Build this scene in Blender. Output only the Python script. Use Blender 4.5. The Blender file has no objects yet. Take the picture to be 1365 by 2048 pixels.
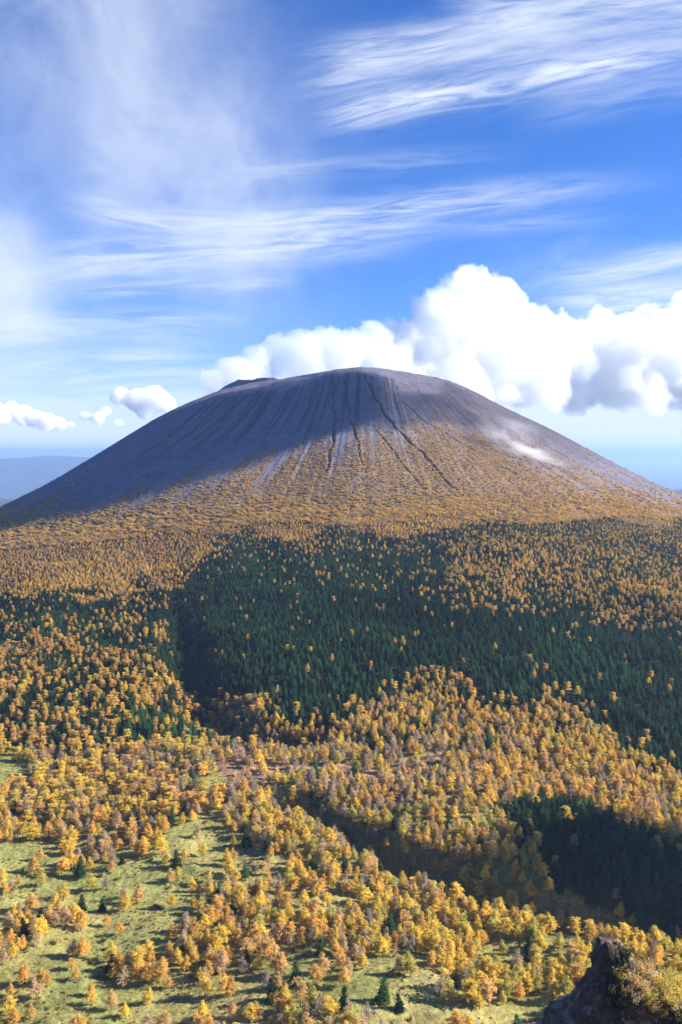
import bpy, math, random
import numpy as np
from mathutils import Vector, Matrix

sc = bpy.context.scene
col = sc.collection
rad = math.radians

# ------------------------------------------------------------------ camera
F = 1850.0                      # focal length in photo pixels (photo is 1365 x 2048)
PITCH = math.atan(119.0 / F)
CZ = 280.0                      # eye height above the valley floor
cam_d = bpy.data.cameras.new('camera')
cam = bpy.data.objects.new('camera', cam_d); col.objects.link(cam)
cam.location = (0, 0, CZ); cam.rotation_euler = (rad(90) - PITCH, 0, 0)
cam_d.sensor_fit = 'VERTICAL'; cam_d.sensor_height = 36; cam_d.sensor_width = 24
cam_d.lens = F / 2048 * 36
cam_d.clip_start = 0.5; cam_d.clip_end = 400000
sc.camera = cam

SUN_EL, SUN_AZ = rad(28), rad(88)       # azimuth from +Y towards +X
SUN_DIR = Vector((math.sin(SUN_AZ) * math.cos(SUN_EL), math.cos(SUN_AZ) * math.cos(SUN_EL), math.sin(SUN_EL)))
sun_d = bpy.data.lights.new('sun', 'SUN'); sun = bpy.data.objects.new('sun', sun_d); col.objects.link(sun)
sun_d.energy = 4.6; sun_d.angle = rad(0.53); sun_d.color = (1.0, 0.94, 0.84)
sun.rotation_euler = SUN_DIR.to_track_quat('Z', 'Y').to_euler(); sun.location = (800, 600, 900)

sc.view_settings.view_transform = 'Standard'; sc.view_settings.look = 'None'
sc.view_settings.gamma = 1; sc.view_settings.use_curve_mapping = False
sc.view_settings.exposure = 1.38
sc.cycles.max_bounces = 32; sc.cycles.volume_bounces = 22; sc.cycles.diffuse_bounces = 3
sc.cycles.transmission_bounces = 3; sc.cycles.transparent_max_bounces = 12
sc.cycles.use_denoising = True

# ------------------------------------------------------------------ node helper
class NT:
    def __init__(s, tree):
        s.t = tree; s.n = tree.nodes; s.l = tree.links
    def node(s, typ, **kw):
        n = s.n.new(typ)
        for k, v in kw.items(): setattr(n, k, v)
        return n
    def put(s, sock, v):
        if v is None: return
        if isinstance(v, bpy.types.NodeSocket): s.l.new(v, sock)
        else: sock.default_value = v
    def m(s, op, a, b=None, c=None, clamp=False):
        n = s.n.new('ShaderNodeMath'); n.operation = op; n.use_clamp = clamp
        for i, v in enumerate((a, b, c)):
            if v is not None: s.put(n.inputs[i], v)
        return n.outputs[0]
    def add(s, a, b): return s.m('ADD', a, b)
    def sub(s, a, b): return s.m('SUBTRACT', a, b)
    def mul(s, a, b): return s.m('MULTIPLY', a, b)
    def mr(s, v, a, b, c=0.0, d=1.0, smooth=True):
        n = s.n.new('ShaderNodeMapRange'); n.interpolation_type = 'SMOOTHSTEP' if smooth else 'LINEAR'
        n.clamp = True
        for i, x in enumerate((v, a, b, c, d)): s.put(n.inputs[i], x)
        return n.outputs[0]
    def noise(s, vec, scale, detail=4, rough=0.55, dist=0.0, lac=2.0, dim='3D'):
        n = s.n.new('ShaderNodeTexNoise'); n.noise_dimensions = dim
        if vec is not None: s.put(n.inputs['Vector'], vec)
        n.inputs['Scale'].default_value = scale; n.inputs['Detail'].default_value = detail
        n.inputs['Roughness'].default_value = rough; n.inputs['Distortion'].default_value = dist
        n.inputs['Lacunarity'].default_value = lac
        return n.outputs[0]
    def xyz(s, x, y, z=0.0):
        n = s.n.new('ShaderNodeCombineXYZ')
        for i, v in enumerate((x, y, z)): s.put(n.inputs[i], v)
        return n.outputs[0]
    def mix(s, f, a, b, mode='MIX'):
        n = s.n.new('ShaderNodeMix'); n.data_type = 'RGBA'; n.blend_type = mode
        s.put(n.inputs[0], f); s.put(n.inputs[6], a); s.put(n.inputs[7], b)
        return n.outputs[2]

def c4(r, g, b): return (r, g, b, 1.0)

# ------------------------------------------------------------------ sky (world)
world = bpy.data.worlds.new('World'); sc.world = world; world.use_nodes = True
W = NT(world.node_tree); W.n.clear()
wo = W.node('ShaderNodeOutputWorld'); bg = W.node('ShaderNodeBackground')
W.l.new(bg.outputs[0], wo.inputs[0])
sky = W.node('ShaderNodeTexSky', sky_type='NISHITA'); sky.sun_disc = False
sky.sun_elevation = SUN_EL; sky.sun_rotation = SUN_AZ
sky.altitude = 2300; sky.air_density = 1.0; sky.dust_density = 0.15; sky.ozone_density = 4.0
tc = W.node('ShaderNodeTexCoord'); sep = W.node('ShaderNodeSeparateXYZ')
W.l.new(tc.outputs['Generated'], sep.inputs[0])
dx, dy, dz = sep.outputs
hor = W.m('SQRT', W.add(W.mul(dx, dx), W.mul(dy, dy)))
AZ = W.mul(W.m('ARCTAN2', dx, dy), 1000.0)            # milliradians to the right of north
EL = W.mul(W.m('ARCTAN2', dz, hor), 1000.0)           # milliradians above the horizon
def pix(px, py):                                      # photo pixel -> azimuth, elevation (mrad)
    x, zc = (px - 682.5) / F, (1024 - py) / F
    yy = math.cos(PITCH) + zc * math.sin(PITCH); zz = -math.sin(PITCH) + zc * math.cos(PITCH)
    return 1000 * math.atan2(x, yy), 1000 * math.atan2(zz, math.hypot(x, yy))
wv = W.xyz(W.mul(AZ, 0.0022), W.mul(EL, 0.009), 0.0)
warp = W.mul(W.sub(W.noise(wv, 1.0, 5, 0.6), 0.5), 60.0)
wvB = W.xyz(W.mul(AZ, 0.006), W.mul(EL, 0.006), 3.0)
warpB = W.mul(W.sub(W.noise(wvB, 1.0, 6, 0.62), 0.5), 90.0)
total = None
def add_mask(mk):
    global total
    total = mk if total is None else W.sub(1.0, W.mul(W.sub(1.0, total), W.sub(1.0, mk)))
def band(p0, p1, p2, wid, amp, seed, rise=0.35, fall=0.35, fine=1.0, ragged=0.9):
    """cirrus streak through three photo points, wid = half width in mrad at its middle"""
    (a0, e0), (a1, e1), (a2, e2) = pix(*p0), pix(*p1), pix(*p2)
    # quadratic through the three points
    A = np.array([[a * a, a, 1] for a in (a0, a1, a2)]); q = np.linalg.solve(A, np.array([e0, e1, e2]))
    line = W.add(W.mul(W.add(W.mul(AZ, float(q[0])), float(q[1])), AZ), float(q[2]))
    off = W.add(W.sub(EL, line), W.mul(warp, 0.25))
    L = a2 - a0
    t = W.m('DIVIDE', W.sub(AZ, a0), L)
    env = W.mul(W.mr(t, 0.0, rise, 0, 1), W.mr(t, 1.0 - fall, 1.0, 1, 0))
    g = W.m('DIVIDE', off, wid)
    prof = W.m('EXPONENT', W.mul(W.mul(g, g), -1.0))
    # fibres run along the streak
    fv = W.xyz(W.mul(AZ, 0.009 * fine), W.mul(off, 0.085 * fine), float(seed))
    fib = W.noise(fv, 1.0, 7, 0.62, 0.9)
    mk = W.mul(W.mul(prof, env), W.mr(fib, 0.5 - 0.22 * ragged, 0.5 + 0.22 * ragged, 1 - ragged, 1.0))
    add_mask(W.mul(mk, amp))
def blob(px, py, wx, wy, amp, seed, scale=0.010, lo=0.36, hi=0.66, stretch=1.0, ang=0.0):
    """soft drifting mist centred on a photo point, half sizes in mrad"""
    a, e = pix(px, py)
    X = W.add(W.sub(AZ, a), W.mul(warpB, 0.6)); Y = W.add(W.sub(EL, e), W.mul(warpB, 0.45))
    if ang:
        ca, sa = math.cos(ang), math.sin(ang)
        X, Y = W.add(W.mul(X, ca), W.mul(Y, sa)), W.sub(W.mul(Y, ca), W.mul(X, sa))
    gx, gy = W.m('DIVIDE', X, wx), W.m('DIVIDE', Y, wy)
    pr = W.m('EXPONENT', W.mul(W.add(W.mul(gx, gx), W.mul(gy, gy)), -1.0))
    nz = W.noise(W.xyz(W.mul(X, scale), W.mul(Y, scale * stretch), float(seed)), 1.0, 6, 0.6, 0.6)
    add_mask(W.mul(W.mul(pr, W.mr(nz, lo, hi, 0.15, 1)), amp))
# high streaks, top right
band((540, 120), (900, 75), (1480, -60), 17, 0.7, 1, 0.25, 0.2)
band((560, 175), (860, 110), (1200, 60), 17, 0.8, 2, 0.25, 0.5)
band((590, 255), (850, 195), (1500, 85), 17, 1.0, 3, 0.18, 0.3)
band((820, 130), (1150, 70), (1600, 20), 26, 0.5, 4, 0.3, 0.1, 0.7)
band((850, 20), (1100, 5), (1600, -20), 30, 0.7, 5, 0.2, 0.1)
# middle fan
band((100, 395), (300, 440), (700, 405), 12, 0.7, 6, 0.2, 0.6)
band((250, 470), (750, 425), (1420, 345), 15, 0.85, 7, 0.3, 0.5)
band((50, 520), (400, 500), (1000, 440), 17, 0.9, 8, 0.15, 0.5)
band((60, 555), (450, 525), (900, 500), 12, 0.5, 9, 0.2, 0.6, 0.8)
band((90, 590), (350, 575), (640, 560), 7, 0.6, 10, 0.3, 0.4)
band((-100, 660), (250, 640), (560, 655), 11, 0.6, 11, 0.2, 0.4)
band((-100, 690), (200, 668), (480, 690), 9, 0.6, 12, 0.2, 0.4)
band((-150, 730), (200, 718), (520, 712), 11, 0.8, 13, 0.1, 0.4, 0.8)
band((-150, 770), (200, 752), (520, 760), 9, 0.8, 14, 0.1, 0.3, 0.8)
band((1040, 570), (1250, 545), (1600, 480), 11, 0.85, 15, 0.35, 0.1)
band((1050, 600), (1300, 585), (1600, 550), 14, 0.95, 16, 0.3, 0.1)
band((1180, 530), (1350, 505), (1600, 490), 7, 0.8, 17, 0.3, 0.1)
# mist of the upper left
blob(120, 60, 150, 110, 0.62, 21, 0.007, 0.3, 0.7)
blob(300, 180, 90, 110, 0.45, 22, 0.007, 0.3, 0.7)
blob(420, 330, 90, 120, 0.42, 23, 0.007, 0.3, 0.7)
blob(220, 270, 40, 90, 0.35, 24, 0.01)
blob(40, 330, 120, 60, 0.12, 27, 0.008)
blob(-15, 520, 48, 75, 0.8, 25, 0.009, 0.25, 0.6)
blob(20, 610, 70, 50, 0.7, 26, 0.009, 0.25, 0.6)
blob(520, 500, 60, 90, 0.3, 28, 0.008)
blob(480, 420, 70, 110, 0.35, 29, 0.012, .3, .65)
blob(1150, 560, 90, 40, 0.25, 30, 0.012, .3, .65, 3.0)
band((1000, 240), (1250, 190), (1600, 150), 16, 0.3, 41, 0.3, 0.1)
band((300, 360), (700, 330), (1100, 300), 12, 0.28, 42, 0.3, 0.4)
band((620, 470), (900, 460), (1300, 430), 8, 0.35, 43, 0.3, 0.4)
band((-100, 590), (60, 560), (330, 520), 10, 0.45, 44, 0.2, 0.4)
band((1080, 640), (1300, 610), (1700, 590), 12, 0.8, 45, 0.3, 0.05)
# pale bands and thin cloud towards the horizon
band((-200, 800), (200, 800), (560, 800), 26, 0.75, 31, 0.05, 0.3, 0.6, 0.6)
band((-200, 870), (200, 868), (560, 870), 24, 0.9, 32, 0.05, 0.2, 0.5, 0.4)
band((800, 790), (1150, 780), (1700, 780), 30, 0.95, 33, 0.15, 0.05, 0.5, 0.35)
band((800, 850), (1200, 848), (1700, 850), 16, 0.8, 34, 0.2, 0.05, 0.5, 0.7)
band((700, 835), (1150, 830), (1700, 830), 40, 0.9, 36, 0.12, 0.05, 0.5, 0.2)
band((1080, 873), (1300, 869), (1600, 867), 2.2, 0.9, 35, 0.25, 0.05, 0.5, 0.3)
sky_s = W.mul(1.0, 1.0)
hs = W.node('ShaderNodeHueSaturation'); hs.inputs['Saturation'].default_value = 1.2; hs.inputs['Value'].default_value = 1.0
W.l.new(sky.outputs[0], hs.inputs['Color'])
skyc = W.mix(1.0, hs.outputs[0], c4(0.062, 0.062, 0.082), 'MULTIPLY')
cloudc = c4(0.34, 0.375, 0.43)
W.l.new(W.mix(W.m('MINIMUM', total, 1.0), skyc, cloudc), bg.inputs[0])
bg.inputs[1].default_value = 1.0
world.cycles.sampling_method = 'MANUAL'; world.cycles.sample_map_resolution = 512

# ------------------------------------------------------------------ numpy noise
def _h(ix, iy, iz, seed):
    n = (ix.astype(np.int64) * 374761393 + iy.astype(np.int64) * 668265263 + iz.astype(np.int64) * 2147483647 + seed * 974634777) & 0xFFFFFFFF
    n = ((n ^ (n >> 13)) * 1274126177) & 0xFFFFFFFF
    n = ((n ^ (n >> 16)) * 2246822519) & 0xFFFFFFFF
    return ((n ^ (n >> 15)) & 0xFFFFFF) / float(0xFFFFFF)
def vn2(x, y, seed=0):
    ix, iy = np.floor(x), np.floor(y); fx, fy = x - ix, y - iy
    fx = fx * fx * (3 - 2 * fx); fy = fy * fy * (3 - 2 * fy); z = np.zeros_like(ix)
    a, b = _h(ix, iy, z, seed), _h(ix + 1, iy, z, seed); c, d = _h(ix, iy + 1, z, seed), _h(ix + 1, iy + 1, z, seed)
    return (a + (b - a) * fx) * (1 - fy) + (c + (d - c) * fx) * fy
def vn3(x, y, z, seed=0):
    ix, iy, iz = np.floor(x), np.floor(y), np.floor(z); fx, fy, fz = x - ix, y - iy, z - iz
    fx, fy, fz = (f * f * (3 - 2 * f) for f in (fx, fy, fz))
    def pl(k):
        a, b = _h(ix, iy, iz + k, seed), _h(ix + 1, iy, iz + k, seed); c, d = _h(ix, iy + 1, iz + k, seed), _h(ix + 1, iy + 1, iz + k, seed)
        return (a + (b - a) * fx) * (1 - fy) + (c + (d - c) * fx) * fy
    return pl(0) * (1 - fz) + pl(1) * fz
def fbm2(x, y, seed=0, o=4, g=0.5):
    s, a, t = 0, 1.0, 0
    for k in range(o):
        s = s + a * (vn2(x, y, seed + k) - 0.5); t += a; a *= g
        x, y = x * 1.63 + y * 1.21 + 11.3, y * 1.63 - x * 1.21 + 5.7
    return 2 * s / t
def fbm3(x, y, z, seed=0, o=4, g=0.5):
    s, a, t = 0, 1.0, 0
    for k in range(o):
        s = s + a * (vn3(x, y, z, seed + k) - 0.5); t += a; a *= g; x, y, z = x * 2.03 + 3, y * 2.03 + 7, z * 2.03 + 1
    return 2 * s / t
def sst(x, a, b):
    t = np.clip((x - a) / (b - a), 0, 1); return t * t * (3 - 2 * t)

# ------------------------------------------------------------------ projection
CP, SP = math.cos(PITCH), math.sin(PITCH)
def proj(x, y, z):              # z relative to the eye; returns photo pixels
    yc = y * CP - z * SP; zc = y * SP + z * CP
    yc = np.where(yc > 1, yc, 1)
    return 682.5 + F * x / yc, 1024 - F * zc / yc
def ray_at(px, py, dist):       # point at ground distance dist along y, relative to eye
    x, zc = (px - 682.5) / F, (1024 - py) / F
    yy = CP + zc * SP; zz = -SP + zc * CP
    return x / yy * dist, dist, zz / yy * dist

# ------------------------------------------------------------------ terrain
PX, PY = 60.0, 2200.0           # volcano axis
R_T = np.array([0, 110, 200, 250, 320, 420, 520, 620, 720, 800, 900, 1000, 1100, 1200, 1300, 1450, 1600, 1800, 2200.])
Z_T = np.array([120, 140, 184, 172, 138, 84, 28, -28, -80, -114, -150, -182, -208, -228, -245, -263, -273, -280, -285.])
SIL_U = np.array([0.0]); SIL_D = np.array([0.0])
#SILHOUETTE
SIL_U = (np.linspace(-60, 1430, 60) - 682.5) / 1850
SIL_D = np.array([1.3, 2.2, 2.5, 4.7, 7.8, 10.4, 12.1, 14.9, 17.7, 20.0, 22.2, 24.3, 26.0, 27.9, 29.5, 30.7, 30.1, 27.3, 23.9, 20.2, 15.2, 8.1, 0.7, -6.7, -11.9, -13.4, -12.7, -9.1, -4.7, -0.3, 2.9, 3.3, 2.3, -0.9, -4.8, -9.1, -13.0, -15.2, -19.4, -25.7, -28.4, -31.3, -33.4, -33.0, -31.3, -29.8, -28.4, -27.9, -27.5, -27.0, -27.1, -26.5, -25.7, -25.0, -24.2, -22.4, -20.6, -19.4, -18.9, -19.4])
def seg_dist(x, y, pts):
    """distance to a polyline and position along it (0..1)"""
    best = np.full(x.shape, 1e9); tt = np.zeros(x.shape); n = len(pts) - 1
    for i in range(n):
        (x0, y0), (x1, y1) = pts[i], pts[i + 1]; vx, vy = x1 - x0, y1 - y0
        t = np.clip(((x - x0) * vx + (y - y0) * vy) / (vx * vx + vy * vy + 1e-9), 0, 1)
        d = np.hypot(x - x0 - t * vx, y - y0 - t * vy); k = d < best
        best = np.where(k, d, best); tt = np.where(k, (i + t) / n, tt)
    return best, tt
def radial(r): return np.interp(r, R_T, Z_T)
def base_h(x, y, sil=True):
    r = np.hypot(x - PX, y - PY)
    z = (radial(r - 25) + radial(r) + radial(r + 25)) / 3
    if sil:
        u = x / np.maximum(y, 50)
        z = z + np.interp(u, SIL_U, SIL_D) * sst(y, 1350, 1950) * (1 - sst(y, 2500, 3200))
    return z
def unproj_base(px, py):
    d = np.arange(360, 2400, 2.0); x, zc = (px - 682.5) / F, (1024 - py) / F
    yy = CP + zc * SP; zz = -SP + zc * CP; X = x / yy * d; Z = zz / yy * d
    H = base_h(X, d); k = np.argmax(Z < H) if (Z < H).any() else len(d) - 1
    return float(X[k]), float(d[k])
RAV_A = [unproj_base(*p) for p in ((352, 1165), (356, 1205), (366, 1275), (392, 1370), (425, 1430), (500, 1465), (600, 1482), (680, 1490))]
RAV_B = [unproj_base(*p) for p in ((470, 1585), (560, 1600), (640, 1640), (760, 1695), (880, 1735), (1000, 1772), (1120, 1790), (1230, 1800), (1365, 1830), (1500, 1860))]
GUL = [([unproj_base(*p) for p in pts], w, dep) for pts, w, dep in (
    (((728, 752), (745, 790), (772, 835), (815, 880), (845, 905), (880, 950), (905, 975), (925, 995)), 2.7, 3.4),
    (((752, 860), (775, 890), (800, 920), (830, 955), (860, 985)), 2.0, 2.2),
    (((665, 750), (670, 830), (666, 880), (650, 945)), 1.9, 2.5),
    (((690, 760), (700, 840), (718, 900), (728, 940)), 1.8, 2),
    (((800, 800), (860, 850), (930, 890), (1000, 930), (1060, 965)), 1.8, 2))]
STREAK = []
_rs = random.Random(5)
for i in range(46):             # many thin erosion gullies under the rim, left half
    a = _rs.uniform(-0.99, 0.16); px0 = 735 + a * 330 + _rs.uniform(-8, 8)
    py0 = float(np.interp(px0, (400, 480, 570, 680, 740, 800, 890), (806, 778, 762, 744, 740, 750, 762))) + _rs.uniform(4, 22)
    L = _rs.uniform(40, 130); lean = (px0 - 735) / 330
    STREAK.append([unproj_base(px0, py0), unproj_base(px0 + lean * L * .55, py0 + L * .5), unproj_base(px0 + lean * L * 1.35, py0 + L)])
def height(x, y):
    x = np.asarray(x, float); y = np.asarray(y, float)
    z = base_h(x, y)
    r = np.hypot(x - PX, y - PY); phi = np.arctan2(x - PX, -(y - PY))
    # back rim of the crater seen over the left shoulder
    bx, by = -222.0, 2470.0
    z = np.where((y > 2300) & (np.hypot(x - bx, y - by) < 150), np.maximum(z, 197 + 4 * fbm2(x / 30, y / 30, 3) - np.maximum(np.abs(x - bx) - 50, 0) * 0.62 - np.abs(y - by) * 0.5), z)
    # flank texture: shallow radial ribs, rough ash
    m = sst(r, 230, 330) * (1 - sst(r, 900, 1150))
    rib = fbm2(phi * 38, r / 420, 11, 3) * 1.1 + fbm2(phi * 110, r / 200, 12, 2) * .8
    z = z + m * rib + fbm2(x / 26, y / 26, 14, 4) * 1.2 * sst(y, 1200, 1500)
    z = z + sst(r, 150, 240) * (1 - sst(r, 260, 420)) * fbm2(x / 55, y / 55, 15, 3) * 3
    for pts, w, dep in GUL:
        d, t = seg_dist(x + 7 * fbm2(x / 26, y / 26, 17, 3), y, pts)
        z = z - dep * np.exp(-(d / w) ** 2) * np.minimum(1, 6 * t + .3) * np.minimum(1, 5 * (1 - t) + .2) + 0.25 * dep * np.exp(-((d - 1.8 * w) / w) ** 2)
    # lobe with the dark forest
    lob = np.exp(-(((x - 180) / 420) ** 2 + ((y - 1090) / 240) ** 2) ** 1.4)
    z = z + 16 * lob
    d, t = seg_dist(x, y, RAV_A); wob = fbm2(x / 30, y / 30, 20, 3) * 26
    z = z - sst(t, 0, .3) * (24 * np.exp(-((d + wob * .5) / 22) ** 2) + 8 * np.exp(-(d / 60) ** 2)) * np.sin(np.pi * np.clip(t * .92 + .06, 0, 1)) ** .5
    # undulating forest slopes and valley floor
    mid = sst(y, 880, 1050) * (1 - sst(y, 1350, 1500))
    z = z + mid * (fbm2(x / 130, y / 130, 31, 4) * 16 + fbm2(x / 45, y / 45, 33, 2) * 3)
    low = 1 - sst(y, 850, 1050)
    z = z + low * (fbm2(x / 110, y / 110, 41, 4) * 9 + fbm2(x / 30, y / 30, 45, 3) * 2.2 + np.abs(fbm2(x / 16, y / 11, 47, 3)) * 1.2)
    # valley of the stream cutting in from the right
    d, t = seg_dist(x, y, RAV_B); dep = np.interp(t, (0, .12, .3, .5, .65, 1), (2, 10, 18, 27, 38, 48)); wd = np.interp(t, (0, .3, .6, 1), (10, 14, 20, 30))
    w2 = wd * (1 + .25 * fbm2(x / 30, y / 30, 52, 2))
    z = z - dep * np.exp(-(d / w2) ** 4 * .7) * (1 + .15 * fbm2(x / 18, y / 18, 51, 3))
    # the observer's ridge: falls steeply below the frame
    near = -1.7 - np.hypot(x, y) * 0.76 + fbm2(x / 18, y / 18, 60, 3) * 2 * sst(np.hypot(x, y), 4, 30)
    rr = np.hypot(x, y); az = np.abs(np.arctan2(x, y))
    back = -3 - 0.25 * rr + fbm2(x / 60, y / 60, 61, 3) * 14 * sst(rr, 20, 120)
    near = np.where(az > 1.1, near + (back - near) * sst(az, 1.1, 1.7), near)
    z = np.maximum(z, near)
    # far plain
    far = np.maximum(sst(r, 2300, 9000), 0)
    z = z + far * (-1000 - z) * sst(np.hypot(x, y), 3000, 9000)
    return z

# ------------------------------------------------------------------ zones, in photo pixels of the ground point
def line(pts):
    xs, ys = zip(*pts); return lambda x: np.interp(x, xs, ys)
L_shrub = line([(0, 1010), (200, 1000), (400, 945), (600, 900), (740, 862), (860, 845), (1000, 875), (1150, 930), (1250, 965), (1365, 1010)])
L_larch = line([(0, 1088), (200, 1070), (400, 1052), (480, 1040), (560, 1032), (700, 1040), (800, 1030), (860, 1015), (940, 1030), (1050, 1038), (1150, 1030), (1250, 1020), (1365, 1030)])
L_dark = line([(0, 1200), (150, 1195), (250, 1190), (330, 1160), (400, 1115), (450, 1090), (520, 1075), (600, 1070), (700, 1068), (780, 1060), (850, 1055), (950, 1045), (1100, 1040), (1365, 1045)])
L_low = line([(0, 1290), (120, 1265), (200, 1290), (280, 1310), (350, 1350), (400, 1410), (440, 1400), (520, 1400), (560, 1440), (660, 1470), (720, 1430), (790, 1385), (830, 1370), (900, 1395), (1000, 1440), (1100, 1410), (1180, 1430), (1230, 1490), (1290, 1520), (1365, 1565)])
def inpoly(px, py, poly):
    c = np.zeros(px.shape, bool); n = len(poly)
    for i in range(n):
        (x0, y0), (x1, y1) = poly[i], poly[(i + 1) % n]
        k = ((y0 > py) != (y1 > py)) & (px < (x1 - x0) * (py - y0) / (y1 - y0 + 1e-9) + x0); c ^= k
    return c
CLEAR = [
 [(0, 1705), (60, 1695), (115, 1700), (120, 1765), (90, 1800), (0, 1795)],
 [(120, 1765), (225, 1750), (275, 1785), (210, 1800), (150, 1790)],
 [(110, 1885), (165, 1868), (215, 1868), (245, 1925), (190, 1905), (130, 1920), (60, 1960), (0, 1960), (0, 1925), (50, 1918)],
 [(250, 1800), (350, 1800), (380, 1840), (330, 1860), (300, 1880), (235, 1850)],
 [(200, 1745), (370, 1742), (360, 1795), (270, 1790)],
 [(345, 1672), (430, 1650), (455, 1700), (420, 1745), (375, 1730), (345, 1715)],
 [(0, 1965), (100, 1978), (150, 2030), (150, 2060), (0, 2060)],
 [(250, 2010), (310, 1982), (360, 1962), (385, 2002), (480, 2022), (500, 2060), (240, 2060)],
 [(550, 1893), (625, 1898), (620, 1932), (575, 1945)],
 [(440, 1960), (530, 1950), (525, 1975), (470, 2005)],
 [(560, 1983), (690, 1983), (660, 2030), (600, 2005)],
 [(700, 1950), (848, 1915), (830, 1960), (765, 2030), (700, 1992)],
 [(818, 1950), (883, 1960), (883, 2000), (963, 2025), (963, 2060), (790, 2050)],
 [(975, 1888), (1045, 1882), (1050, 1912), (1010, 1952), (980, 1925)],
 [(1090, 1885), (1145, 1868), (1155, 1897), (1113, 1928), (1096, 1912)],
 [(1234, 1848), (1298, 1848), (1303, 1882), (1250, 1884)],
 [(760, 1732), (798, 1718), (815, 1762), (780, 1768)],
 [(1130, 1812), (1233, 1803), (1190, 1826)],
 [(400, 1575), (470, 1530), (475, 1545), (430, 1580)],
 [(1000, 2010), (1090, 1995), (1120, 2060), (960, 2060)],
 [(0, 1520), (60, 1530), (50, 1560), (0, 1565)],
]
EARTH = [
 [(400, 1520), (470, 1500), (560, 1515), (640, 1525), (780, 1525), (940, 1500), (950, 1520), (860, 1550), (800, 1570), (690, 1565), (560, 1560), (470, 1560)],
]
G_RIGHT = [(1060, 1602), (1180, 1625), (1260, 1650), (1400, 1700), (1400, 1920), (1250, 1835), (1150, 1795), (1080, 1745), (1040, 1690), (1010, 1650), (1015, 1615)]
G_BAND = [(1180, 1400), (1260, 1370), (1400, 1350), (1400, 1570), (1290, 1515), (1225, 1480), (1170, 1440)]
def warp_px(x, y, px, py):
    s = np.interp(y, (400, 2000), (26, 9))
    return px + fbm2(x / 28, y / 28, 70, 3) * s, py + fbm2(x / 28, y / 28, 75, 3) * s * .8
def zone(x, y, px, py):
    """tree density, fir share, ground colours"""
    wx, wy = warp_px(x, y, px, py)
    edge = 34 * fbm2(x / 75, y / 75, 71, 4); above_dark = wy + edge < L_dark(wx); dark = (~above_dark) & (wy < L_low(wx))
    shr = wy < L_larch(wx)
    den = np.where(shr, 0, 0.97)
    fir = np.where(above_dark, 0.02, 0.05)
    # the dark slope
    f = np.full(px.shape, 0.992)
    f = np.where((wx > 760) & (wy < 1235 + 0.05 * (wx - 1000)), 0.985 - 0.5 * sst(wx, 760, 930) * (1 - sst(wy, 1150, 1250)), f)
    f = np.where((wx > 1180) & (wy < 1260), 0.55, f)
    f = np.where((wx > 420) & (wx < 900) & (wy > 1090) & (wy < 1180), 0.92, f)
    f = np.where(wy + edge < L_dark(wx) + 45, np.minimum(f, .62 + .36 * sst(wy + edge, L_dark(wx), L_dark(wx) + 45)), f)
    f = np.where((wx < 345) & (wy > 1200), 0.85, f)
    f = np.where((wx > 520) & (wy > L_low(wx) - 35), 0.75, f)
    patch = fbm2(x / 55, y / 55, 85, 4)
    f = np.clip(f - .9 * np.clip(patch - .12, 0, 1) * (f < .9) - .35 * np.clip(patch - .3, 0, 1), .05, .99)
    f = np.where(f < .9, np.clip(f - .5 * np.clip(-patch - .1, -.3, .6), .05, .97), f)
    fir = np.where(dark, f, fir); den = np.where(dark, np.clip(.97 - .9 * np.clip(fbm2(x / 22, y / 22, 87, 3) - .32, 0, 1), .3, .97), den)
    # below it
    left = (~dark) & (wx < 430) & (wy > 1260) & (wy < 1500)
    fir = np.where(left, np.clip(0.58 + .5 * fbm2(x / 50, y / 50, 84, 3), .2, .9), fir)
    fir = np.where((~dark) & (wx > 430) & (wy > 1380) & (wy < 1500), 0.22, fir)
    fir = np.where(inpoly(wx, wy, G_BAND), 0.96, fir); fir = np.where(inpoly(wx, wy, G_RIGHT), 0.97, fir)
    low = wy > 1500
    fir = np.where(low & (wx < 700) & (wy > 1800), 0.045, fir)
    clump = fbm2(x / 34, y / 34, 80, 3)
    base = np.where(wx < 520, 0.62 - .04 * (wy > 1760), 0.89) - .08 * (wx < 700) + .22 * (wy < 1700) * (wx < 520) + .1 * ((wx > 850) & (wy > 1800))
    base = base + .2 * (wy < 1640)
    dl = np.clip(base + clump * 0.85, 0.02, 0.95)
    den = np.where(low & ~inpoly(wx, wy, G_RIGHT), dl, den)
    for poly in CLEAR:
        cx_, cy_ = np.mean(poly, 0); ex, ey = cx_ + (wx - cx_) / 1.22, cy_ + (wy - cy_) / 1.32
        den = np.where(inpoly(ex, ey, poly), 0.07, den)
    for poly in EARTH: den = np.where(inpoly(wx, wy, poly), den * .45, den)
    dB, tB = seg_dist(x, y, RAV_B)
    den = np.where((dB < 13) & (tB > .1), den * .15, den)
    return den, fir, wx, wy, dark, shr
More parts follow.
